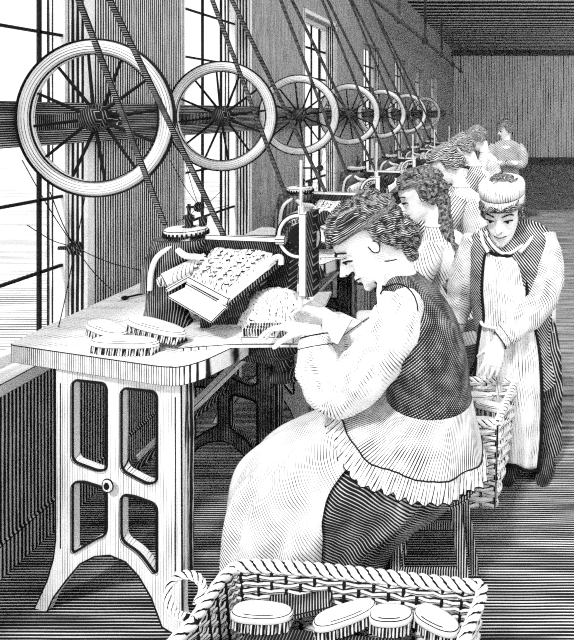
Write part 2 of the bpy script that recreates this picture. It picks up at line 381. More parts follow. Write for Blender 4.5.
# ================================================================= the brush machine
def slab(mb, q, th, mi=0):
    q=[V(p) for p in q]; n=(q[1]-q[0]).cross(q[2]-q[0]).normalized()
    if n.z<0: n=-n
    return mb.prism([p-n*th for p in q],n*th,mi)
def make_machine():
    base=V((-1.12,2.05,TZ)); o=E('brush_machine',base,'','machine','brush filling machines')
    L=lambda x,y,D: P(x,y,D)-base
    # pedestal column, flared
    b=MB(); rings=[]
    for (cx,w,y,dp) in ((166,27,329,.09),(166,21,320,.08),(166,17,305,.07),(167,16,285,.07),(170,19,262,.07),(178,26,246,.07),(182,28,238,.06)):
        c=L(cx,y,2.03); rings.append([c+V((w*2.03/F*math.cos(2*PI*j/20),dp*math.sin(2*PI*j/20),0)) for j in range(20)])
    b.loft(rings); b.build('pedestal','darkiron',o,bevel=.003)
    # curved pipe arms
    p=MB(); p.tube(catmull([L(147,292,1.97),L(148,270,1.97),L(155,254,1.98),L(172,243,2.0),L(192,238,2.02)],5),.019,12)
    p.build('curved_arm','darkiron',o)
    p=MB(); p.tube(catmull([L(150,290,1.948),L(151.5,271,1.948),L(158,256,1.955),L(174,246,1.975),L(190,240.5,1.99)],5),.0085,8)
    p.tube(catmull([L(178,250,1.97),L(186,256,1.96),L(198,257,1.97),L(207,262,1.98)],4),.010,8)
    p.build('pipe','white',o)
    # crown gear
    g=MB(); g.lathe([(.04,-.012),(.062,-.01),(.066,-.008),(.066,.008),(.060,.012),(.02,.014)],L(186,231,2.03),n=36)
    for k in range(30):
        a=2*PI*k/30; d=V((math.cos(a),math.sin(a),0)); g.obox(L(186,233,2.03)+d*.067,d*.005,d.cross(V((0,0,1)))*.0028,V((0,0,.008)),1)
    g.build('crown_gear',['iron','ink'],o,bevel=.003)
    k=MB(); k.lathe([(.022,0),(.022,.006),(.013,.008),(.013,.03),(.017,.032),(.017,.042),(.008,.046)],L(189,228,2.03),n=16); k.tube([L(189,215,2.03),L(189,204,2.03)],.006,8)
    k.build('spindle','blackiron',o)
    k=MB(); k.lathe([(.0,0),(.012,.002),(.014,.03),(.006,.034)],L(203,226,2.05),n=12); k.build('oil_cup','blackiron',o)
    # main horizontal arm
    a=MB(); a.bar(L(170,243,2.06),L(292,243,2.03),.05,.045); a.build('main_arm','blackiron',o,bevel=.003)
    a=MB(); a.bar(L(206,237,2.0),L(284,240,1.985),.012,.016); a.tube([L(276,240,1.985),L(286,240,1.985)],.015,10); a.build('slide_bar','white',o,bevel=.003)
    # housing behind tray
    h=MB(); h.prism([L(186,246,2.12),L(290,246,2.12),L(287,300,2.12),L(262,340,2.12),L(198,340,2.12)],(0,.10,0)); h.build('housing','blackiron',o,bevel=.003)
    # dial ring + ticks
    d=MB(); c=L(299,236,1.985); d.ring(c,.068,.0065,.009,axis=(.12,1,0),n=48,k=8)
    d.build('gear_ring','white',o)
    d=MB(); d.ring(c+V((0,-.004,0)),.0765,.0018,.004,axis=(.12,1,0),n=48,k=5); d.ring(c+V((0,-.004,0)),.060,.0015,.004,axis=(.12,1,0),n=48,k=5)
    for q in range(26):
        t=2*PI*q/26; e=V((math.cos(t),0,math.sin(t))); d.bar(c+e*.044,c+e*.055,.004,.004)
    d.lathe([(.032,-.01),(.04,.02)],c,(0,1,0),20); d.build('gear_teeth','ink',o)
    # plunger column
    v=MB(); v.box(L(298.5,297,1.93),L(306,214,1.93)+V((0,.045,0))); v.build('plunger_bar','paper',o,bevel=.003)
    v=MB(); v.box(L(306.2,297,1.935),L(313,212,1.935)+V((0,.06,0))); v.build('plunger_shade_side','blackiron',o)  # black box stands in for the shaded right side of the plunger bar
    v=MB(); v.tube([L(301,309,1.95),L(301,296,1.95)],[.006,.010],10); v.build('nozzle','white',o)
    v=MB(); v.tube([L(301,215,1.95),L(301,206,1.95)],.010,10); v.tube([L(301,207,1.95),L(301,160,1.95)],.0045,8); v.build('lift_rod','steel',o)
    v=MB(); v.ball(L(318,220,2.0),(.038,.03,.020)); v.ball(L(325,217,2.0),(.022,.02,.022)); v.ball(L(312,226,1.98),(.028,.03,.03)); v.build('cam','blackiron',o)
    v=MB(); v.tube(catmull([L(311,262,1.99),L(318,272,1.99),L(322,279,1.99)],3),[.018]*3+[.016]*3+[.010],10); v.build('clamp','blackiron',o)
    # roller
    r=MB(); r.tube([L(163,281,1.93),L(207,259,2.02)],.024,14); r.build('roller','iron',o,bevel=.003)
    r=MB(); r.tube([L(158,283,1.92),L(163,281,1.93)],.016,12); r.ring(L(161,282,1.922),.012,.003,.003,axis=(-1,-.6,0),n=16,k=5); r.build('roller_end','white',o,bevel=.003)
    # tray: rails, pad, plate
    A,B,Cc,Dd=L(190,282,1.93),L(228,303,1.88),L(280,262,2.0),L(218,246,2.08)
    pd=MB(); up=V((0,0,.028)); 
    n=14; grid=[]; 
    for i in range(n+1):
        for j in range(n+1):
            u=i/n; w=j/n; p=(A*(1-u)+B*u)*(1-w)+(Dd*(1-u)+Cc*u)*w
            e=1-max(abs(u*2-1),abs(w*2-1))**6
            grid.append(p+V((0,0,.008+.034*e+.006*math.sin(w*PI*7))))
    pd.add(grid,[(i*(n+1)+j,(i+1)*(n+1)+j,(i+1)*(n+1)+j+1,i*(n+1)+j+1) for i in range(n) for j in range(n)],0,True)
    slab(pd,[A,B,Cc,Dd],.02,1); 
    for i in range(5):
        for j in range(9):
            u=(i+.5)/5; w=(j+.5+.3*(i%2))/9.6; p=(A*(1-u)+B*u)*(1-w)+(Dd*(1-u)+Cc*u)*w
            pd.bar(p+V((-.006,-.003,.045)),p+V((.006,.003,.045)),.0018,.004,mi=2)
    pd.build('bristle_pad',['bristle','darkiron','ink'],o)
    r=MB(); r.bar(L(214,309,1.85),L(274,260,1.98),.012,.022); r.tube(catmull([L(268,265,1.965),L(276,257,1.975),L(281,258,1.975),L(281,265,1.97)],4),.009,8); r.build('tray_rail','white',o,bevel=.003)
    r=MB(); r.bar(L(188,279,1.915),L(229,301,1.865),.010,.018); r.bar(L(186,285,1.91),L(227,308,1.86),.008,.012); r.build('tray_lip','white',o,bevel=.003)
    r=MB(); r.bar(L(166,291,1.91),L(192,276,1.97),.012,.012); r.build('side_rail','white',o,bevel=.003)
    r=MB(); slab(r,[L(167,296,1.88),L(187,286,1.92),L(226,307,1.86),L(211,322,1.81)],.008); r.build('chute_plate','paper',o,bevel=.003)
    # gear below tray
    r=MB(); r.lathe([(.05,-.02),(.05,.02)],L(236,300,2.0),(0,1,0),24); r.lathe([(.03,-.035),(.03,.02)],L(256,285,2.03),(0,1,0),20); r.box(L(200,334,2.0),L(245,300,2.0)+V((0,.08,0))); r.build('drive_gear','blackiron',o)
    # work plate and its bracket
    w=MB(); q=[(-1.0,1.80),(-.86,1.83),(-.545,1.835),(-.50,2.03),(-.60,2.13),(-.98,2.15)]
    w.prism([V((x,y,TZ-.001))-base for x,y in q],(0,0,.012)); w.build('work_plate',['tabletop','ink'],o,bevel=.003)
    s=MB(); s.loft([[L(cx,y,1.98)+V((hw*1.98/F*math.cos(2*PI*j/16),.05*math.sin(2*PI*j/16)*k_,0)) for j in range(16)] for cx,hw,y,k_ in
        ((285,17,378,1),(285,16,374,1),(284,8,368,.8),(283,10,356,.8),(275,26,350,1.2),(270,34,337,1.2))]); s.build('plate_foot','blackiron',o,bevel=.003)
    s=MB(); s.tube(catmull([L(206,345,1.98),L(212,366,1.99)],4),[.05]*4+[.035],10); s.bar(L(205,348,1.98),L(285,356,1.98),.05,.04); s.build('under_bracket','blackiron',o)
    # treadle arch between the posts
    return o
m0=make_machine()
ml=['front brush machine with toothed crown gear and white plunger, before the woman','second brush machine from the front, beyond the white plunger','third brush machine from the front, small behind the seated girls','fourth brush machine along the wall','fifth brush machine along the wall','sixth and farthest brush machine along the wall']
m0['label']=ml[0]
for i in range(1,6): dup(m0,off=(0,ST[i],0),label=ml[i])

# ================================================================= brushes
def make_brush(L=.16, W=.046, label='', loc=(0,0,0), rz=0, rx=0, ry=0, group='finished brushes', parent=None):
    o=E('brush',loc,label,'brush',group,rz); o.rotation_euler=(rx,ry,rz)
    n=36; out=[]
    for j in range(n):
        a=2*PI*j/n; c,s=math.cos(a),math.sin(a)
        out.append((math.copysign(abs(c)**.75,c)*L/2, math.copysign(abs(s)**.9,s)*W/2*(1-.12*c)))
    b=MB(); b.loft([[V((x*k,y*k,z)) for x,y in out] for k,z in ((.93,.020),(1,.022),(1,.031),(.95,.037),(.80,.041),(.5,.043))],0)
    b.build('handle_block',['paper','ink'],o,bevel=.0035,ang=28)
    t=MB()
    nx=max(9,int(L/.0135))
    for i in range(nx):
        for sgn in (-1,0,1):
            x=(i-(nx-1)/2)/(nx/2)*L*.46; yy=sgn*W*.40*math.sqrt(max(.1,1-(x/(L*.5))**2))
            t.tube([V((x,yy,.022)),V((x*1.04,yy*1.12,.001))],[.0055,.0072],6)
    t.build('bristles','bristle_row',o)
    return o
bl=make_brush(.215,.062,'white-backed brush lying frontmost on the bench, bristles down',(-1.155,1.800,TZ),rz=-.10)
b2=make_brush(.215,.062,'white-backed brush at the back left of the three on the bench',(-1.285,1.915,TZ),rz=-.55)
b3=make_brush(.235,.060,'white-backed brush resting across the other two on the bench, to their right',(-1.10,1.865,TZ+.024),rz=-.36,ry=.08)
sc_=E('small_hook',P(128,293,2.3),'tiny dark hook tool lying on the back of the front bench','tool'); sc_.location.z=TZ
MB().tube(catmull([(-.01,0,.008),(.01,.02,.01),(.05,.08,.008)],4),.004,6).build('shank','ink',sc_); MB().ball((-.012,0,.008),(.014,.01,.008)).build('tip','ink',sc_)
# brush block being filled + bristle pile on the work plate
bk=E('brush_block',(P(273,325,1.87).x,1.865,TZ+.011),'half-filled brush block held under the plunger by the woman','brush')
b=MB(); b.box((-.085,-.028,0),(.075,.028,.020)); b.build('block','paper',bk,bevel=.003)
b=MB()
for i in range(15):
    for s in (-1,0,1): b.tube([V((-.078+i*.0102,s*.020,.02)),V((-.079+i*.0104,s*.024,.045))],[.004,.0052],6)
b.build('bristles','bristle_row',bk)
bp=MB(); rings=[]
for k in range(9):
    t=k/8; z=.005+.115*math.sin(t*PI/2); r=math.cos(t*PI/2)**.8*1.0+.02
    rings.append([V((r*.095*math.cos(2*PI*j/32)*(1+.22*noise.noise(V((j*.9,k*.8,1))))+z*.25, r*.06*math.sin(2*PI*j/32)*(1+.25*noise.noise(V((j*.7,k,5)))), z+.014*noise.noise(V((j*1.1,k*1.3,2))))) for j in range(32)])
bpo=bp.loft(rings).build('bristle_pile',hatch('loose_bristles',(1,.5,.4),.010,.08,light=.93,wob=.05,wobs=20,var=1.3,vs=110)); bpo.location=(P(268,315,2.0).x,2.0,TZ+.011)
tag(bpo,'loose heap of pale bristles behind the brush block on the work plate','bristles',kind='stuff')
pp=MB(); slab(pp,[P(322,317,1.92),P(353,318,1.95),P(338,345,1.84),P(322,338,1.86)],.004); tag(pp.build('paper_sheet','paper',bevel=.002),'folded white sheet standing beside the woman hand on the plate','paper')
pp=MB(); slab(pp,[P(306,292,2.04),P(332,291,2.06),P(326,304,2.02),P(316,312,2.0)],.010); tag(pp.build('paper_card','paper',bevel=.002),'small white card held in the woman far hand behind the plunger','card')

# ================================================================= people
def finger(mb, base, d, n, lens, r, bends):
    p=V(base); d=V(d).normalized(); n=V(n).normalized(); pts=[p-d*.012,p]; rr=[r*1.05,r*1.05]
    ax=d.cross(n).normalized()
    for k,(l,b) in enumerate(zip(lens,bends)):
        R=Matrix.Rotation(b,3,ax); d=R@d; n=R@n
        p=p+d*l; pts.append(p); rr.append(r*(1-.09*(k+1)))
    pts.append(p+d*r*.6); rr.append(r*.45)
    mb.tube(pts,rr,8)
def hand(mb, wrist, d, pn, s=1.0, bend=(.25,.45,.3), side=1, spread=.10):
    """d: pointing direction, pn: palm normal (fingers bend towards it), side: +1/-1 thumb side"""
    d=V(d).normalized(); pn=V(pn); pn=(pn-d*pn.dot(d)).normalized(); x=d.cross(pn).normalized()*side
    w=V(wrist); rings=[]
    for t,hw,th in ((-.02,.024,.020),(.0,.025,.018),(.03,.034,.016),(.06,.040,.0145),(.085,.040,.0125),(.093,.034,.009)):
        c=w+d*t*s; rings.append([c+x*hw*s*math.cos(2*PI*j/14)+pn*th*s*math.sin(2*PI*j/14) for j in range(14)])
    mb.loft(rings)
    for k,(o,l) in enumerate(((.030,.85),(.010,.97),(-.010,.92),(-.029,.72))):
        dd=(d+x*(o*spread/.03)).normalized()
        finger(mb,w+d*(.083-abs(o)*.15)*s+x*o*s,dd,pn,[.040*l*s,.026*l*s,.020*l*s],.0082*s*(.93 if k==3 else 1),[b*(1+.12*k) for b in bend])
    td=(d*.9+x*.5+pn*.4).normalized()
    finger(mb,w+d*.026*s+x*.026*s+pn*.004,td,(pn-x*.4),[.034*s,.028*s,.020*s],.0102*s,[.05,.35,.25])
HT=[ # t, front, back, halfwidth  (metres, head height .225)
 (0.0,.070,-.0,.022),(.05,.086,-.015,.034),(.12,.090,-.035,.045),(.2,.088,-.052,.052),(.33,.088,-.072,.060),(.42,.088,-.083,.0655),(.5,.084,-.091,.068),(.58,.092,-.097,.070),(.68,.094,-.102,.072),(.8,.084,-.098,.068),(.9,.062,-.08,.054),(.96,.036,-.055,.036),(1.0,.008,-.022,.014)]
HH=.225
def headmat(c, fwd, up):                                        # local x=forward, y=side, z=up ; c = point between the ears
    f=V(fwd).normalized(); u=V(up); u=(u-f*u.dot(f)).normalized(); s=u.cross(f)
    return Matrix(((f.x,s.x,u.x,c[0]),(f.y,s.y,u.y,c[1]),(f.z,s.z,u.z,c[2]),(0,0,0,1)))
def head_skin(mb, Mx, s=1.0):
    h=MB(); rings=[]; n=36; K=26
    for i in range(K+1):
        t=i/K; f,b,w=lerpt(HT,t); cx=(f+b)/2; a=(f-b)/2
        ring=[]
        for j in range(n):
            q=2*PI*j/n; c_,s_=math.cos(q),math.sin(q)
            ex=.86; x=cx+a*math.copysign(abs(c_)**ex,c_); y=w*math.copysign(abs(s_)**ex,s_)
            # eye sockets
            if x>0:
                for sy in (-1,1):
                    dd=((y-sy*.031)/.017)**2+((t-.5)/.055)**2; x-=.010*math.exp(-dd)
                x+=.006*math.exp(-((t-.04)/.06)**2-(y/.02)**2)
                x+=.004*math.exp(-((t-.26)/.05)**2-((abs(y)-.035)/.02)**2)
            ring.append(V((x,y,(t-.45)*HH)))
        rings.append(ring)
    h.loft(rings)
    z=lambda t:(t-.45)*HH
    h.tube([V((.082,0,z(.56))),V((.094,0,z(.50))),V((.107,0,z(.43))),V((.118,0,z(.375))),V((.106,0,z(.345)))],[.007,.0075,.0085,.0105,.007],10)
    h.ball((.082,0,z(.055)),(.014,.018,.014))
    h.tube([V((.078,0,z(.58))),V((.084,0,z(.50))),V((.092,0,z(.43))),V((.098,0,z(.385))),V((.092,0,z(.35)))],[.010,.011,.0125,.014,.011],10)
    h.tube([V((.076,-.020,z(.24))),V((.085,0,z(.235))),V((.076,.020,z(.24)))],[.010,.013,.010],8)
    for sy in (-1,1):
        h.ball((.100,sy*.0105,z(.36)),(.009,.0065,.006)); h.ball((.078,sy*.031,z(.5)),(.0125,.013,.0115))
        h.ball((.0,sy*.072,z(.44)),(.017,.007,.029)); 
    h.tube([V((.086,-.020,z(.232))),V((.0945,-.008,z(.24))),V((.0955,0,z(.236))),V((.0945,.008,z(.24))),V((.086,.020,z(.232)))],[.003,.0055,.005,.0055,.003],8)
    h.tube([V((.086,-.017,z(.205))),V((.094,0,z(.195))),V((.086,.017,z(.205)))],[.003,.007,.003],8)
    S=Matrix.Diagonal((s,s,s,1)); h.xf(Mx@S)
    o=len(mb.v); mb.v+=h.v; mb.f+=[[o+i for i in f] for f in h.f]; mb.m+=h.m; mb.sm+=h.sm; mb.uv+=h.uv
def face_marks(Mx, parent, s=1.0, mat='ink', down=True):
    z=lambda t:(t-.45)*HH; S=Matrix.Diagonal((s,s,s,1)); 
    for sy in (-1,1):
        e=MB(); e.ball((.0865,sy*.033,z(.492 if not down else .478)),(.0058,.0066,.0060 if not down else .0035))
        q=0 if not down else -.022
        e.tube(catmull([(.068,sy*.051,z(.485+q)),(.082,sy*.045,z(.52+q)),(.0925,sy*.033,z(.53+q)),(.0905,sy*.018,z(.505+q))],3),[.0016]+[.0030]*8+[.0014],6)
        if down: e.tube(catmull([(.076,sy*.049,z(.54)),(.0885,sy*.035,z(.552)),(.090,sy*.020,z(.54))],3),.0009,5)
        e.xf(Mx@S).build('eye',mat,parent)
        e=MB(); e.tube(catmull([(.068,sy*.056,z(.585)),(.086,sy*.046,z(.64)),(.0965,sy*.030,z(.64)),(.0985,sy*.014,z(.605))],3),[.0016]+[.0034]*7+[.0036,.002],6,flatk=.8)
        e.xf(Mx@S).build('eyebrow',mat,parent)
    for sy in (-1,1):
        e=MB(); e.ball((.108,sy*.0085,z(.347)),(.0042,.0035,.0026)); e.xf(Mx@S).build('nostril',mat,parent)
        e=MB(); e.tube(catmull([(-.006,sy*.0775,z(.52)),(-.016,sy*.0795,z(.46)),(-.004,sy*.0795,z(.37)),(.010,sy*.0775,z(.40)),(.012,sy*.0775,z(.50))],3),.0018,5)
        e.xf(Mx@S).build('ear_rim',mat,parent)
    e=MB(); e.tube(catmull([(.080,-.026,z(.215)),(.094,-.014,z(.222)),(.0985,0,z(.214)),(.094,.014,z(.222)),(.080,.026,z(.215))],3),.0024,6)
    e.xf(Mx@S).build('mouth_line',mat,parent)
def hair(Mx, parent, mat, s=1.0, thick=.014, hl=.030, ft=.74, lump=.008, bun=None, low=.22, name='hair', seed=0):
    h=MB(); rings=[]; n=48; K=30; z=lambda t:(t-.45)*HH
    for i in range(K+1):
        t=low+(1.07-low)*i/K; tt=min(t,.985); f,b,w=lerpt(HT,tt); cx=(f+b)/2; a=(f-b)/2
        th=thick*(1 if t<1.0 else 1); k=max(0,(t-.9)/.17); sh=math.sqrt(max(0.02,1-k*k)) if t>.9 else 1
        if t>.9: f,b,w=lerpt(HT,.9); cx=(f+b)/2; a=(f-b)/2
        ring=[]
        for j in range(n):
            q=2*PI*j/n; c_,s_=math.cos(q),math.sin(q)
            x=cx+(a+th)*sh*math.copysign(abs(c_)**.9,c_); y=(w+th)*sh*math.copysign(abs(s_)**.9,s_)
            if t<ft: lim=hl-.035*max(0,(.5-t))*4
            else: lim=hl+(.125-hl)*min(1,(t-ft)/.06)
            x=min(x,lim)
            d=noise.noise(V((x*32+seed,y*32,z(t)*32)))*lump+abs(math.sin((x*1.2+z(t))*120+3*noise.noise(V((x*20,y*20,seed)))))*lump*.5
            r=V((x,y,0)); 
            if r.length>1e-5 and x<lim-.001: r=r*(1+d/ r.length)
            ring.append(V((r.x,r.y,z(t)+(d if t>.9 else 0))))
        rings.append(ring)
    h.loft(rings)
    if bun:
        for (bx,by,bz,rx,ry,rz) in bun:
            o=[]
            for i in range(13):
                th=-PI/2+PI*i/12; th=max(min(th,PI/2-.04),-PI/2+.04); rr=[]
                for j in range(24):
                    q=2*PI*j/24; p=V((rx*math.cos(th)*math.cos(q),ry*math.cos(th)*math.sin(q),rz*math.sin(th)))
                    p*=1+.14*noise.noise(p*45+V((seed,0,0)))+.07*math.sin(q*5+th*6)
                    rr.append(V((bx,by,bz))+p)
                o.append(rr)
            h.loft(o)
    S=Matrix.Diagonal((s,s,s,1))
    return h.xf(Mx@S).build(name,mat,parent)
def sect(pl, pr, dep, n=48, D=1.85, fold=0, nf=9, ph=0, ex=1.0, seed=0):
    """closed section through the two outline points pl, pr (drawing coordinates) with half depth dep"""
    a=P(pl[0],pl[1],D); b=P(pr[0],pr[1],D); c=(a+b)/2; u=(b-a)/2; r=[]
    for j in range(n):
        q=2*PI*j/n; k=1+fold*math.sin(nf*q+ph)+fold*.6*math.sin(nf*1.7*q+ph*1.3+seed)
        cx=math.copysign(abs(math.cos(q))**ex,math.cos(q)); sy=math.copysign(abs(math.sin(q))**ex,math.sin(q))
        r.append(c-u*cx*k+V((0,-dep*sy*k,0)))
    return r
def resample(rings, k):
    out=[]; m=len(rings)
    for i in range(m-1):
        for j in range(k):
            t=j/k; r0=rings[max(i-1,0)]; r1=rings[i]; r2=rings[i+1]; r3=rings[min(i+2,m-1)]; row=[]
            for p0,p1,p2,p3 in zip(r0,r1,r2,r3): row.append(.5*((2*p1)+(p2-p0)*t+(2*p0-5*p1+4*p2-p3)*t*t+(3*p1-p0-3*p2+p3)*t**3))
            out.append(row)
    out.append(rings[-1]); return out
def sleeve(pts, rad, wr=.05, nf=26, n=24, mat='sleeve', parent=None, name='sleeve', seed=0, cuff=True, k=7):
    c=catmull(pts,k); m=len(c); R=[]; mb=MB()
    for i in range(m):
        t=i/(m-1)*(len(rad)-1); a=int(min(t,len(rad)-2)); u=t-a; R.append(rad[a]*(1-u)+rad[a+1]*u)
    rings=[]; prev=None
    for i,p in enumerate(c):
        d=(c[min(i+1,m-1)]-c[max(i-1,0)]).normalized(); a=prev if prev else V((0,-1,0)); a=(a-d*a.dot(d)).normalized(); b=d.cross(a); prev=a
        ring=[]
        for j in range(n):
            q=2*PI*j/n; w=1+wr*noise.noise(V((math.cos(q)*1.5+seed,math.sin(q)*1.5,i*.55)))*1.6+wr*.7*math.sin(i*1.35+2.5*math.sin(q+seed))
            ring.append(p+(a*math.cos(q)+b*math.sin(q))*R[i]*w)
        rings.append(ring)
    mb.loft(rings)
    if cuff:
        mb.tube([V(p) for p in rings[-1]],.0024,5,mi=1,wrap=True)
        if len(rings)>3: mb.tube([V(p)*1 for p in rings[-4]],.0014,5,mi=1,wrap=True)
    return mb.build(name,[mat,'ink'],parent)
def shift(mb, o):  # move verts to be relative to the thing's base
    mb.v=[(x-o[0],y-o[1],z-o[2]) for x,y,z in mb.v]; return mb
def rel(o, kids_before):
    pass

def seated_woman():
    base=V((-.35,1.85,0)); D=1.85
    o=E('person',base,'seated woman in dark waistcoat, white sleeves and apron, bending over the front machine','person')
    before=set(C.objects)
    hc=P(373,243,D); fwd=V((-.76,-.25,-.60)); up=V((-.60,-.10,.80))
    Mx=headmat(hc,fwd,up)
    s=1.08
    b=MB(); head_skin(b,Mx,s)
    neckb=Mx@V((-.035,0,-.055)); nb=P(402,292,D)
    b.tube([neckb,(neckb+nb)/2+V((0,0,.004)),nb],[.052,.050,.058],16)
    b.tube([nb,P(415,325,D),P(428,370,D),P(432,400,D),P(430,440,D)],[.055,.105,.10,.09,.12],20)
    b.tube([P(405,305,1.74),P(405,305,1.96)],.05,12)
    wN=P(313,331,1.80); eN=P(341,392,1.74); wF=P(331,318,1.99); eF=P(352,385,2.02)
    for sh,e,w in ((P(404,308,1.73),eN,wN),(P(400,308,1.97),eF,wF)):
        b.tube([sh,(sh+e)/2,e,e+(w-e)*.3,w],[.048,.045,.038,.036,.025],14)
    hand(b,wN,V((-.95,.05,.16)),V((-.15,-.20,-1)),1.02,bend=(.30,.42,.30),side=1,spread=.16)
    hand(b,wF,V((-.75,-.05,.45)),V((-.45,.0,-.8)),1.0,bend=(.35,.5,.35),side=-1)
    for dy in (-.09,.09):
        b.tube([P(440,440,D)+V((0,dy,0)),P(340,450,D)+V((0,dy,0)),P(275,462,D)+V((0,dy,.0)),P(285,520,D)+V((0,dy,0)),V((-.62,D+dy,.06))],[.085,.075,.058,.048,.035],14)
        b.tube([V((-.58,D+dy,.035)),V((-.68,D+dy,.03)),V((-.76,D+dy,.022))],[.035,.034,.02],12)
    b.build('body','skin',o,remesh=.0042,smoothmod=2)
    face_marks(Mx,o,s)
    hair(Mx,o,'hair',s,thick=.019,hl=-.012,ft=.70,lump=.010,bun=[(-.085,0,-.03,.045,.060,.055),(-.06,0,-.075,.035,.045,.04),(-.02,0,.09,.075,.07,.03)],seed=3,low=.16)
    # bodice
    rr=[sect((383,264),(409,268),.058,D=D,ex=.9),sect((380,282),(424,280),.095,D=D),sect((379,302),(444,303),.165,D=D),sect((378,325),(458,326),.175,D=D),sect((380,350),(466,354),.165,D=D),sect((388,378),(470,384),.140,D=D),sect((385,396),(472,404),.145,D=D)]
    mb=MB().loft(resample(rr,4),cap=False)
    mb.tube(rr[0],.004,5,mi=1,wrap=True)
    mb.build('waistcoat',['vest','ink'],o)
    mb=MB(); mb.loft(resample([sect((381,258),(402,256),.050,D=D),sect((377,268),(413,268),.066,D=D),sect((375,278),(420,282),.080,D=D)],3),cap=False); mb.tube(sect((381,258),(402,256),.051,D=D),.0018,5,mi=1,wrap=True); mb.tube(sect((375,278),(420,282),.083,D=D),.0028,5,mi=1,wrap=True); mb.build('collar',['paper','ink'],o)
    # lapel line
    mb=MB(); mb.tube(catmull([P(383,270,1.775),P(379,290,1.70),P(381,312,1.672)],5),[.007]*11,8,flatk=.5); mb.build('lapel','paper',o)
    # jacket skirt with ruffled hem
    rj=[sect((387,390),(472,400),.150,D=D),sect((374,398),(475,414),.19,D=D,fold=.012,nf=7),sect((358,402),(479,432),.225,D=D,fold=.015,nf=7),sect((345,407),(483,452),.243,D=D,fold=.02,nf=7,n=48)]
    mb=MB().loft(resample(rj,4),cap=False); mb.build('jacket_skirt','jacket_tail',o)
    ruf=MB(); n=220
    def rufring(pl,pr,dep,am,off):
        a=P(pl[0],pl[1],D); b_=P(pr[0],pr[1],D); c=(a+b_)/2; u=(b_-a)/2; out=[]
        for j in range(n):
            q=2*PI*j/n; k=1+.025*math.sin(7*q)+.015*math.sin(11.9*q)
            m_=am*math.sin(44*q)*(1+.3*math.sin(5*q))
            out.append(c-u*math.cos(q)*(k+m_*.55)+V((0,-dep*math.sin(q)*(k+m_),0))+V((0,0,am*.10*math.sin(44*q+1))))
        return out
    R0=rufring((346,405),(483,450),.245,.004,0); R1=rufring((341,411),(485,457),.253,.025,0); R2=rufring((334,420),(487,468),.260,.045,0)
    ruf.loft([R0,R1,R2],cap=False); ruf.tube(R0,.0022,5,mi=1,wrap=True); ruf.tube(R2,.0020,5,mi=1,wrap=True)
    ruf.build('ruffle',[hatch('ruffle_pleats',(1,.15,0),.0125,.24,light=.93,coord='UV',var=.8,vs=30),'ink'],o)
    # skirt
    S=[((400,412),(466,416),.12),((350,419),(470,438),.175),((308,427),(474,450),.195),((278,439),(476,459),.21),((259,452),(475,468),.218),((248,466),(468,478),.22),((243,482),(452,490),.22),((240,500),(428,504),.22),((238,525),(408,525),.21),((236,555),(398,555),.205),((234,590),(395,590),.205)]
    rings=[]
    for i,(pl,pr,dp) in enumerate(S):
        f=.0 if i<2 else min(.045,.008*(i-1)); rings.append(sect(pl,pr,dp,n=96,D=D,fold=f,nf=13,ph=.10*i,ex=.85))
    last=[V((p.x,p.y,.012)) for p in rings[-1]]; 
    # the floor contact below the last outline row
    rings.append(last); rings=resample(rings,4)
    MB().loft(rings,cap=True).build('skirt','skirt',o)
    # apron over the front of the skirt
    def bx(y): return lerpt([(400,400),(430,400),(445,378),(465,352),(490,330),(520,322),(700,318)],y)[0]
    ap=MB(); n=96; vs=[]; idx={}
    cen=V(((300-VX)*D/F,D,0))
    for i,r in enumerate(rings):
        c=sum(r,V())/len(r)
        for j,p in enumerate(r):
            q=p-c; q.z=0; vs.append(p+q.normalized()*.009+V((0,0,.007 if i<26 else 0)))
    arows=[]
    def bound(p):
        px=VX+p.x*F/p.y; py=VY+(CZ-p.z)*F/p.y; return px-bx(py)
    for i in range(4,len(rings)):
        row=vs[i*n:(i+1)*n]; tj=n/2-1.0
        for j in range(0,n//2-1):
            if bound(row[j])<=0<bound(row[j+1]): f0,f1=bound(row[j]),bound(row[j+1]); tj=j-f0/(f1-f0); break
        arows.append((row,tj))
    tj=[t for _,t in arows]; tj=[sum(tj[max(0,k-3):k+4])/len(tj[max(0,k-3):k+4]) for k in range(len(tj))]
    out=[]
    for (row,_),t in zip(arows,tj):
        r=[]
        for k in range(61):
            u=-t+2*t*k/60; fl=math.floor(u); r.append(row[int(fl)%n].lerp(row[int(fl+1)%n],u-fl))
        out.append(r)
    ap.loft(out,cap=False,closed=False); ap.tube([r[-1] for r in out],.0022,5,mi=1)
    ao=ap.build('apron',['apron','ink'],o); m=ao.modifiers.new('t','SOLIDIFY'); m.thickness=.004
    # sleeves
    sleeve([P(402,296,1.735),P(392,330,1.70),P(365,372,1.70),P(337,391,1.735),P(318,366,1.76),P(314,336,1.79)],[.060,.078,.080,.072,.062,.040],wr=.07,parent=o,seed=1,n=28)
    sleeve([P(400,300,1.96),P(385,345,2.02),P(352,382,2.02),P(338,350,2.0),P(332,324,1.99)],[.055,.065,.062,.05,.036],wr=.06,parent=o,seed=5)
    # cord at the waist / armhole seam
    mb=MB(); c=P(402,300,1.70)
    mb.tube([P(402,300,1.72)+V((.066*math.cos(a)*.9-.01,-.030+.05*abs(math.sin(a))*0,.075*math.sin(a)-.02)) for a in [2*PI*k/24 for k in range(24)]],.0022,6,wrap=True); mb.build('armhole_seam','ink',o)
    for ob in set(C.objects)-before:
        if ob.parent==o: ob.location=-base
    return o
woman=seated_woman()

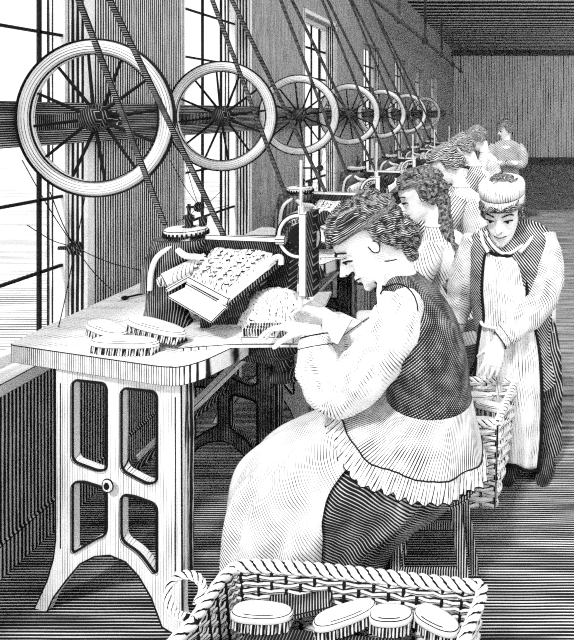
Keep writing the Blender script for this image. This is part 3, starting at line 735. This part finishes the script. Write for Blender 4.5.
# stool
def make_stool():
    o=E('stool',(-.24,1.86,0),'','stool','wooden stools under the workers')
    MB().lathe([(.10,-.015),(.135,-.012),(.14,0),(.135,.012)],(0,0,.375),n=28).build('seat','stool',o,bevel=.003)
    for sx,sy in ((-1,-1),(1,-1),(1,1),(-1,1)):
        MB().tube([(.075*sx,.075*sy,.37),(.125*sx+ .0,.12*sy,.0)],[.017,.014],10).build('leg','stool',o)
    for yy in (-.1,.1): MB().bar((-.10,yy,.17),(.11,yy,.17),.014,.02).build('stretcher','stool',o)
    return o
st0=make_stool(); st0['label']='dark wooden stool under the seated woman in the front'

# generic far worker
def worker(D, hx, hy, fwd, up, mats, label, hairstyle=0, scale=1.0, lean=0, vox=.009, stool_label=None, seed=0):
    """seated girl; hx,hy head centre in drawing coordinates at depth D"""
    hc=P(hx,hy,D); base=V((hc.x+.10,D,0)); o=E('person',base,label,'person','seated workers along the benches'); before=set(C.objects)
    Mx=headmat(hc,fwd,up); s=1.02*scale
    X=hc.x; Z=hc.z
    b=MB(); head_skin(b,Mx,s)
    nb=V((X+.075+lean,D,Z-.155)); hip=V((X+.19+lean,D,.44))
    b.tube([Mx@V((-.03,0,-.055)),nb],[.045,.05],12)
    mid=(nb+hip)/2+V((.03,0,.03))
    b.tube([nb,nb+(mid-nb)*.3,mid,hip],[.05,.11,.10,.12],16)
    wr=[]
    for sy in (-1,1):
        sh=nb+V((.01,sy*.13,-.05)); el=V((X-.06,D+sy*.17,Z-.42)); w=V((X-.24,D+sy*.07,.885)); wr.append((sh,el,w))
        b.tube([sh,el,w],[.045,.038,.024],10); hand(b,w,V((-1,-.2*sy,0)),V((-.1,0,-1)),.95,side=sy)
        b.tube([hip+V((0,sy*.09,0)),V((X-.30,D+sy*.09,.46)),V((X-.30,D+sy*.09,.07)),V((X-.40,D+sy*.09,.03))],[.09,.065,.045,.03],12)
    b.build('body','skin',o,remesh=vox,smoothmod=1)
    face_marks(Mx,o,s)
    styles={0:[(-.09,0,.06,.05,.055,.05),(-.10,0,-.0,.045,.05,.05),(-.075,0,-.06,.04,.05,.045)],1:[(-.075,0,.075,.05,.06,.045),(-.09,0,-.01,.04,.05,.06)],2:[(-.09,0,.02,.04,.055,.06)]}
    hair(Mx,o,'hair2' if D>3.5 else 'hair',s,thick=.017,hl=.012,ft=.73,lump=.010,bun=styles[hairstyle],seed=seed,low=.2)
    if hairstyle==0:
        pts=catmull([Mx@V((-.10,0,-.03)),nb+V((.06,-.05,-.03)),nb+V((.10,-.10,-.12)),nb+V((.09,-.13,-.22)),nb+V((.07,-.14,-.28))],6)
        MB().tube(pts,[.030+.010*abs(math.sin(i*1.15)) for i in range(len(pts)-3)]+[.022,.014,.006],10).build('braid','hair',o)
    def ring(c,a,dep,tl=0,n=32,fold=0):
        return [c+V((a*math.cos(2*PI*j/n),-dep*math.sin(2*PI*j/n),tl*math.cos(2*PI*j/n)))*(1) for j in range(n)]
    body=resample([ring(nb+V((0,0,.02)),.050,.056),ring(nb+V((.012,0,-.03)),.075,.10),ring(nb+V((.025,0,-.075)),.098,.165),ring(nb+V((.045,0,-.15)),.118,.17),ring(mid+V((.0,0,-.02)),.115,.15),ring(hip+V((-.02,0,.12)),.11,.14),ring(hip+V((-.01,0,.0)),.16,.19)],3)
    MB().loft(body).build('bodice',mats[0],o)
    cl=ring(nb+V((0,0,.022)),.053,.058); MB().tube(cl,.008,6,wrap=True).build('collar','paper',o)
    sk=[ring(hip+V((-.03,0,.10)),.14,.16),ring(hip+V((-.16,0,.06)),.30,.20),ring(hip+V((-.19,0,-.03)),.34,.21)]
    sk+=[ring(V((X-.05,D,z)),a,.21,n=32) for z,a in ((.25,.32),(.01,.32))]
    MB().loft(resample(sk,3)).build('skirt',mats[1],o)
    for k,(sh,el,w) in enumerate(wr): sleeve([sh,(sh+el)/2+V((.02,-.02 if k==0 else .02,0)),el,(el+w)/2,w],[.055,.068,.062,.05,.034],wr=.05,parent=o,seed=seed+k,mat=mats[2],n=18,k=4)
    for ob in set(C.objects)-before:
        if ob.parent==o: ob.location=-base
    s2=dup(st0,off=(hip.x-st0.location.x,D-st0.location.y,0),label=stool_label)
    return o
w_=[worker(2.95,421,197,(-.90,-.25,-.42),(-.42,0,.9),('blouse','skirt','blouse'),'girl with a hanging dark braid and pale blouse, seated right behind the woman',0,seed=11,stool_label='stool under the girl with the braid'),
 worker(4.05,447,166,(-.80,-.1,-.6),(-.6,0,.8),('blouse','dress','dress'),'seated worker in white bodice and grey sleeve, next beyond the girl with the braid',1,seed=21,lean=.02,stool_label='stool under the third seated worker'),
 worker(5.2,463,150,(-.8,-.1,-.6),(-.6,0,.8),('dress','dress','dress'),'seated worker in grey hatched dress, third head behind the woman',2,seed=31,lean=.03,vox=.012,stool_label='stool under the fourth seated worker'),
 worker(6.5,478,139,(-.75,.2,-.6),(-.6,0,.8),('blouse','dress','blouse'),'seated worker in pale bodice, small and far, left of the farthest figure',2,seed=41,lean=.0,vox=.014,stool_label='stool under the fifth seated worker')]

# farthest standing worker
def stander():
    D=8.2; hc=P(505,130,D); base=V((hc.x,D,0)); o=E('person',base,'farthest small figure standing with arms folded before the back wall','person'); before=set(C.objects)
    Mx=headmat(hc,(-.8,-.5,-.3),(-.2,0,1)); b=MB(); head_skin(b,Mx,1.05); X=hc.x; Z=hc.z
    nb=V((X+.02,D,Z-.14)); b.tube([Mx@V((-.02,0,-.05)),nb],[.05,.055],12)
    b.tube([nb,nb-V((0,0,.08)),nb-V((0,0,.3)),nb-V((0,0,.5))],[.06,.14,.13,.14],16)
    for sy in (-1,1):
        b.tube([nb+V((sy*.17,0,-.06)),nb+V((sy*.21,-.05,-.32))],[.05,.042],10)
        b.tube([nb+V((sy*.21,-.05,-.32)),nb+V((-sy*.02,-.2,-.30))],[.042,.028],10)
        hand(b,nb+V((-sy*.02,-.2,-.30)),V((-sy,-.1,.1)),V((0,1,-.1)),1,side=sy)
        b.tube([nb+V((sy*.08,0,-.5)),V((X+sy*.09,D,.45)),V((X+sy*.09,D,.05)),V((X+sy*.09,D-.12,.03))],[.10,.065,.045,.03],12)
    b.build('body','skin',o,remesh=.014,smoothmod=1); face_marks(Mx,o,1.05); hair(Mx,o,'hair2',1.05,thick=.022,hl=.03,ft=.7,lump=.012,seed=9)
    def ring(c,a,dep,n=28): return [V(c)+V((a*math.cos(2*PI*j/n),-dep*math.sin(2*PI*j/n),0)) for j in range(n)]
    MB().loft(resample([ring(nb+V((0,0,.01)),.06,.065),ring(nb-V((0,0,.05)),.17,.12),ring(nb-V((0,0,.2)),.19,.15),ring(nb-V((0,0,.42)),.17,.14),ring(nb-V((0,0,.6)),.2,.17)],3)).build('jacket','dress',o)
    for sy in (-1,1): sleeve([nb+V((sy*.16,0,-.07)),nb+V((sy*.225,-.03,-.2)),nb+V((sy*.21,-.07,-.32)),nb+V((sy*.08,-.17,-.31)),nb+V((-sy*.0,-.2,-.30))],[.06,.07,.062,.05,.04],parent=o,mat='dress',n=16,k=3,seed=sy)
    MB().loft(resample([ring(nb-V((0,0,.5)),.17,.14),ring((X,D,.6),.19,.16),ring((X,D,.12),.2,.17)],3)).build('trousers','trouser',o)
    for ob in set(C.objects)-before:
        if ob.parent==o: ob.location=-base
stander()

# ---------------------------------------------------------------- the boy with the cap
def boy():
    PB=lambda x,y,D: P(x,y,D+.09)
    D=2.45; base=V((.06,D,0)); o=E('person',base,'standing boy in a round cap and long apron, leaning one hand on the wicker basket','person'); before=set(C.objects)
    hc=PB(503,213,2.38); Mx=headmat(hc,(-.16,-.93,-.34),(-.05,-.30,.95)); s=1.05
    b=MB(); head_skin(b,Mx,s)
    nb=PB(512,234,2.48); b.tube([Mx@V((-.03,0,-.06)),(Mx@V((-.03,0,-.06))+nb)/2+V((0,.01,0)),nb],[.045,.046,.055],14)
    hip=V((.035,2.61,.66))
    b.tube([nb,nb+V((.0,.02,-.08)),(nb+hip)/2,hip],[.05,.11,.11,.12],16)
    b.tube([PB(476,242,2.46),PB(543,240,2.48)],.055,12)
    shR=PB(475,243,2.46); elR=PB(460,300,2.52); wrR=PB(452,335,2.5)
    shL=PB(544,241,2.45); elL=PB(541,300,2.36); wrL=PB(499,341,2.25)
    for a,e,w in ((shR,elR,wrR),(shL,elL,wrL)): b.tube([a,(a+e)/2,e,(e+w)/2,w],[.048,.044,.037,.033,.025],12)
    hand(b,wrR,V((-.3,-.1,-1)),V((0,-.5,0)),.95,side=1)
    hand(b,wrL,V((-.32,-.25,-.95)),V((-.25,.95,-.2)),1.0,bend=(.1,.25,.3),side=-1,spread=.12)
    for sx,fx in ((-1,.0),(1,.14)):
        b.tube([hip+V((sx*.08,0,0)),V((fx,2.59,.40)),V((fx+.01,2.61,.06))],[.085,.06,.04],12)
        b.tube([V((fx+.01,2.62,.04)),V((fx,2.53,.03)),V((fx-.01,2.45,.02))],[.036,.036,.022],10)
    b.build('body','skin',o,remesh=.0048,smoothmod=2)
    face_marks(Mx,o,s,down=False)
    hair(Mx,o,'hair',s,thick=.014,hl=.035,ft=.66,lump=.012,seed=17,low=.33)
    # cap
    c=MB(); rings=[]; z=lambda t:(t-.45)*HH
    for (t,k,dx) in ((.66,1.16,-.004),(.68,1.20,-.004),(.84,1.22,-.006),(.86,1.18,-.006),(.87,1.24,-.006),(.98,1.25,-.012),(1.03,1.2,-.012),(1.055,1.0,-.012),(1.07,.3,-.012)):
        f,bk,w=lerpt(HT,.68); cx=(f+bk)/2; a=(f-bk)/2
        rings.append([V((cx+dx+a*k*math.cos(2*PI*j/40),w*k*1.05*math.sin(2*PI*j/40),z(t)+.012*math.cos(2*PI*j/40))) for j in range(40)])
    c.loft(rings); c.tube([V(p)*1.0 for p in rings[3]],.004,6,mi=1,wrap=True); c.tube(rings[0],.003,6,mi=1,wrap=True)
    c.xf(Mx); c.build('cap',[hatch('cap_cloth',(1,.1,0),.0105,.16,light=.93,coord='UV',var=1.0,vs=25),'ink'],o)
    for m_ in (): pass
    # coat
    def sc(pl,pr,dep,D=2.55,**k): return sect(pl,pr,dep,D=D,**k)
    rr=[sc((494,222),(532,221),.06),sc((484,227),(542,225),.085),sc((471,236),(551,234),.115),sc((466,258),(556,258),.13),sc((472,310),(552,312),.13),sc((478,345),(550,345),.13),sc((474,380),(556,380),.145)]
    MB().loft(resample(rr,4)).build('coat','coat',o)
    MB().tube(catmull([PB(486,232,2.40),PB(493,246,2.345),PB(506,254,2.33),PB(521,246,2.345),PB(531,232,2.40)],4),.0065,8).build('collar','paper',o)
    # neckerchief V
    # trousers
    for sx,fx,nm in ((-1,.0,0),(1,.14,1)):
        sleeve([V((hip.x+sx*.07,2.61,.64)),V((fx,2.59,.42)),V((fx+.01,2.60,.2)),V((fx+.01,2.61,.055))],[.088,.082,.076,.070],mat='trouser',parent=o,name='trouser_leg',seed=nm+3,wr=.06,cuff=False)
        sh=MB(); sh.tube([V((fx+.01,2.64,.045)),V((fx+.005,2.57,.045)),V((fx-.0,2.49,.035)),V((fx-.01,2.43,.03))],[.04,.045,.042,.028],14); sh.build('shoe','blackiron',o)
    # sleeves
    sleeve([PB(478,239,2.46),PB(466,272,2.47),PB(459,303,2.51),PB(453,330,2.5)],[.062,.068,.060,.045],mat='coatlite',parent=o,seed=8,wr=.06)
    sleeve([PB(541,236,2.46),PB(548,268,2.41),PB(541,300,2.355),PB(517,326,2.28),PB(500,340,2.25)],[.062,.070,.064,.050,.040],mat='coatlite',parent=o,seed=9,wr=.07)
    # apron: bib + skirt as a curved sheet in front of the coat
    tab=[(250,487,521,2.328),(262,484,523,2.318),(290,482,527,2.303),(318,484,526,2.303),(328,480,534,2.30),(360,476,540,2.29),(400,474,542,2.29),(440,476,541,2.30),(468,480,538,2.305)]
    rows=[]
    for y,xl,xr,Dd in tab:
        r=[]
        for j in range(29):
            t=j/28; x=xl+(xr-xl)*t; q=(t*2-1); fd=.0 if y<325 else .012
            r.append(PB(x,y+(3*math.sin(t*9) if y>460 else (6*(1-abs(q)**2) if y<255 else 0)),Dd+.035*q*q+fd*math.sin(t*26+y*.02)+.004*math.sin(t*15+y*.11)))
        rows.append(r)
    rows=resample(rows,4); ap=MB(); ap.loft(rows,cap=False,closed=False)
    ap.tube([r[0] for r in rows],.0028,5,mi=1); ap.tube([r[-1] for r in rows],.0028,5,mi=1); ap.tube(rows[0],.003,5,mi=1); ap.tube(rows[-1],.0025,5,mi=1)
    a=ap.build('apron',['apronlite','ink'],o); m=a.modifiers.new('t','SOLIDIFY'); m.thickness=.005; m.offset=1
    for pts in ([PB(488,252,2.325),PB(483,242,2.345),PB(481,232,2.40)],[PB(520,252,2.325),PB(528,243,2.345),PB(535,232,2.40)]):
        MB().tube(catmull(pts,4),.008,6).build('apron_strap','paper',o)
    w=MB(); r=[]
    w.tube(catmull([PB(481,322,2.33),PB(485,326,2.302),PB(505,329,2.292),PB(524,327,2.302),PB(528,325,2.31)],5),.007,6); w.build('apron_string','paper',o)
    for ob in set(C.objects)-before:
        if ob.parent==o: ob.location=-base
boy()

# ================================================================= wicker baskets
def wicker_wall(corners_b, corners_t, o, rows, rib, inner=False, mat='wicker', name='basket_wall', rad=.012):
    """walls as woven panels: slab per side with horizontal woven rods and vertical ribs"""
    n=len(corners_b); mb=MB(); rb=MB()
    cb=sum(corners_b,V())/n
    for i in range(n):
        a,b=corners_b[i],corners_b[(i+1)%n]; c,d=corners_t[(i+1)%n],corners_t[i]
        nrm=((a+b)/2-cb); nrm.z=0; nrm.normalize()
        Lg=(b-a).length; seg=max(3,int(Lg/rib))
        for r in range(rows):
            t=(r+.5)/rows; p=a.lerp(d,t); q=b.lerp(c,t); pts=[]
            K=seg*4
            for k in range(K+1):
                u=k/K; pts.append(p.lerp(q,u)+nrm*(.006*math.cos(PI*seg*u+PI*(r%2))))
            mb.tube(pts,(d-a).length/rows*.50,6,cap=True)
        for k in range(seg+1):
            u=k/seg; rb.tube([a.lerp(b,u),d.lerp(c,u)],.0065,6)
    ln=MB(); 
    for i in range(n):
        a,b=corners_b[i],corners_b[(i+1)%n]; c,d=corners_t[(i+1)%n],corners_t[i]; nn_=((a+b)/2-cb); nn_.z=0; nn_.normalize(); ln.prism([a,b,c,d],-nn_*.004)
    ln.build('lining','wicker_in',o)
    mb.build(name,mat,o); rb.build('ribs','ink' if inner else 'darkiron',o)
def rope_rim(pts, r, o, wrap=True, name='rope_rim'):
    """two-strand twisted rope"""
    pts=[V(p) for p in pts]
    L=[0]
    for i in range(1,len(pts)): L.append(L[-1]+(pts[i]-pts[i-1]).length)
    total=L[-1]; step=r*.45; N=int(total/step); mb=MB()
    def at(s):
        s=max(0,min(total,s))
        for i in range(len(L)-1):
            if s<=L[i+1]: return pts[i].lerp(pts[i+1],(s-L[i])/max(1e-9,L[i+1]-L[i]))
        return pts[-1]
    for ph in (0,2*PI/3,4*PI/3):
        path=[]
        for k in range(N+1):
            s=k*step; p=at(s); t=(at(s+.004)-at(s-.004)).normalized(); a=V((0,0,1)); a=(a-t*a.dot(t))
            a=a.normalized() if a.length>.05 else V((1,0,0)); b=t.cross(a); an=s/(r*5.2)*2*PI/1.0+ph
            path.append(p+(a*math.cos(an)+b*math.sin(an))*r*.52)
        mb.tube(path,r*.50,7)
    mb.tube(pts,r*.80,8,mi=1)
    return mb.build(name,['paper','ink'],o)
# tall basket by the boy
bk=E('wicker_basket',(-.25,2.3,0),'square wicker basket on short legs under the boy hand','basket'); bo=V((-.25,2.3,0))
z0,z1=.15,.452
cbm=[V((-.43,2.08,z0)),V((-.055,2.08,z0)),V((-.02,2.36,z0)),V((-.42,2.36,z0))]
ctm=[V((-.45,2.06,z1)),V((-.045,2.06,z1)),V((.022,2.39,z1)),V((-.44,2.39,z1))]
cbm=[p-bo for p in cbm]; ctm=[p-bo for p in ctm]
wicker_wall(cbm,ctm,bk,15,.045)
MB().prism([p+V((0,0,.0)) for p in cbm],(0,0,.012)).build('basket_floor','wicker',bk)
rim=[ctm[i].lerp(ctm[(i+1)%4],k/8) for i in range(4) for k in range(8)]+[ctm[0]]
rope_rim(rim,.014,bk)
for p in ((-.165,2.12),(-.165,2.32),(-.39,2.12),(-.39,2.32)):
    MB().box(V((p[0]-.016,p[1]-.016,0))-bo,V((p[0]+.016,p[1]+.016,z0))-bo).build('leg','iron',bk,bevel=.004)
for i,(x,y,rz,ry,z) in enumerate(((-.12,2.15,.5,.2,.38),(-.07,2.25,-.7,-.12,.385),(-.14,2.32,.2,.1,.39),(-.24,2.19,1.0,-.1,.37),(-.33,2.30,.3,.1,.36))):
    make_brush(.15,.05,['white-backed brush lying frontmost in the basket on legs','white-backed brush against the right side of the basket on legs','white-backed brush in the far corner of the basket on legs','white-backed brush in the middle of the basket on legs, beside the woman back','white-backed brush at the left of the basket on legs, hidden by the woman'][i],(x,y,z),rz,0,ry,group='brushes in the basket on legs')
MB
cl=MB(); cl.prism([V((-.40,2.12,.30)),V((-.07,2.12,.30)),V((-.04,2.34,.30)),V((-.40,2.34,.30))],(0,0,.065))
tag(cl.build('bristle_bundle','bristle_row'),'bed of loose bristles packed under the brushes in the basket on legs','bristles',kind='stuff')

# foreground basket
fb=E('wicker_basket',(-.4,1.3,0),'large open wicker basket with a twisted rope rim in the near foreground','basket'); fo=V((-.4,1.3,0))
zt=.352
def fr(x,y): D=(CZ-zt)*F/(y-VY); return P(x,y,D)
back=[fr(194,622),fr(210,596),fr(228,573),fr(246,566),fr(300,568.5),fr(360,574),fr(420,581),fr(466,586),fr(482,592)]
near=[V((-.11,1.30,zt)),V((-.16,1.08,zt)),V((-.22,1.02,zt)),V((-.64,1.02,zt)),V((-.74,1.06,zt)),V((-.755,1.25,zt))]
loop=[p-fo for p in back+near]
loopc=catmull(loop+[loop[0]],4)
rope_rim(loopc,.016,fb)
# woven wall: ring loft with ribs; slopes inward to a smaller bottom
cen=V((0,-.02,0)); botm=[V((cen.x+(p.x-cen.x)*.86,cen.y+(p.y-cen.y)*.82,.012)) for p in loopc]
wv=MB(); rows=22
for r in range(rows):
    t=(r+.5)/rows; pts=[]
    for k,(a,b) in enumerate(zip(botm[:-1],loopc[:-1])):
        p=a.lerp(b,t); q=p-cen; q.z=0; pts.append(p+q.normalized()*(.004*(1 if (k+r)%2 else -1)))
    wv.tube(pts,.0085,6,wrap=True)
wv.build('basket_wall','wicker_in',fb)
MB().loft([botm[:-1],loopc[:-1]],cap=False).build('lining','wicker_in',fb)
rbm=MB(); tot=0; acc=0
prev=None
for a,b in zip(botm[:-1],loopc[:-1]):
    if prev is None or (b-prev).length>.035: rbm.tube([a+(cen-a).normalized()*.010,b+(cen-b).normalized()*.012],.0045,6); prev=b
rbm.build('ribs','ink',fb)
MB().prism([p for p in botm[:-1]],(0,0,.012)).build('basket_floor','wicker_in',fb)
hl=[fr(196,604)-fo+V((0,0,.0)),P(203,588,1.45)-fo,P(196,577,1.46)-fo,P(182,575,1.46)-fo,P(170,584,1.45)-fo,P(168,600,1.43)-fo,P(176,614,1.41)-fo,P(188,618,1.38)-fo]
rope_rim(catmull(hl,5),.010,fb,name='handle')
# contents
bz=.262
def fbx(x,y,z): D=(CZ-z)*F/(y-VY); q=P(x,y,D); return (q.x,q.y,z-.038)
for args in ((fbx(262,609,.31),-.08,.155,'white-backed brush in the foreground basket, leftmost of four'),
             (fbx(345,611,.315),.42,.15,'white-backed brush in the foreground basket, second from the left'),
             (fbx(391,612,.31),-.05,.105,'short white-backed brush in the foreground basket, third from the left'),
             (fbx(437,617,.31),-.55,.13,'white-backed brush in the foreground basket, rightmost and by the rim')):
    make_brush(args[2],.055,args[3],args[0],args[1],group='brushes in the foreground basket')
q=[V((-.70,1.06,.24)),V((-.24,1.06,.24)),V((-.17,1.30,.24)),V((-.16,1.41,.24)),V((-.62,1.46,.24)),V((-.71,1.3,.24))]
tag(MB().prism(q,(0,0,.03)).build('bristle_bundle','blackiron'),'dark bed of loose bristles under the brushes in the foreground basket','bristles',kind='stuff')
bd=MB(); p0=fbx(300,600,.30); bd.box((-.08,-.045,0),(.08,.045,.012)); bdo=bd.build('wood_board','darkiron',bevel=.003); bdo.location=(p0[0],p0[1]-.0,.288); bdo.rotation_euler=(0,-.12,.15)
tag(bdo,'flat dark board lying behind the brushes in the foreground basket','board')

# ================================================================= light, world, camera
w=bpy.data.worlds.new('World'); bpy.context.scene.world=w; w.use_nodes=True
bg=w.node_tree.nodes['Background']; bg.inputs[0].default_value=(1,1,1,1); bg.inputs[1].default_value=1.15
def sun(d,e,ang):
    l=bpy.data.lights.new('sun','SUN'); l.energy=e; l.angle=math.radians(ang); o=bpy.data.objects.new('sun',l); C.objects.link(o)
    o.rotation_euler=V(d).normalized().to_track_quat('-Z','Y').to_euler(); o.location=(-2,-3,5)
sun((.16,.62,-.77),2.3,6)
cam=bpy.data.cameras.new('camera'); co=bpy.data.objects.new('camera',cam); C.objects.link(co)
co.location=(0,0,CZ); co.rotation_euler=(PI/2,0,0)
cam.sensor_fit='VERTICAL'; cam.sensor_height=24; cam.lens=F/640*24
cam.shift_x=-(VX-287)/640; cam.shift_y=-(320-VY)/640
cam.clip_start=.05; cam.clip_end=200
sc=bpy.context.scene; sc.camera=co
sc.view_settings.view_transform='Standard'; sc.view_settings.look='None'; sc.view_settings.gamma=1; sc.view_settings.exposure=0.18
sc.view_settings.use_curve_mapping=False
sc.cycles.use_denoising=False
sc.cycles.max_bounces=6; sc.cycles.transparent_max_bounces=12
sc.cycles.pixel_filter_type='BLACKMAN_HARRIS'; sc.cycles.filter_width=1.2
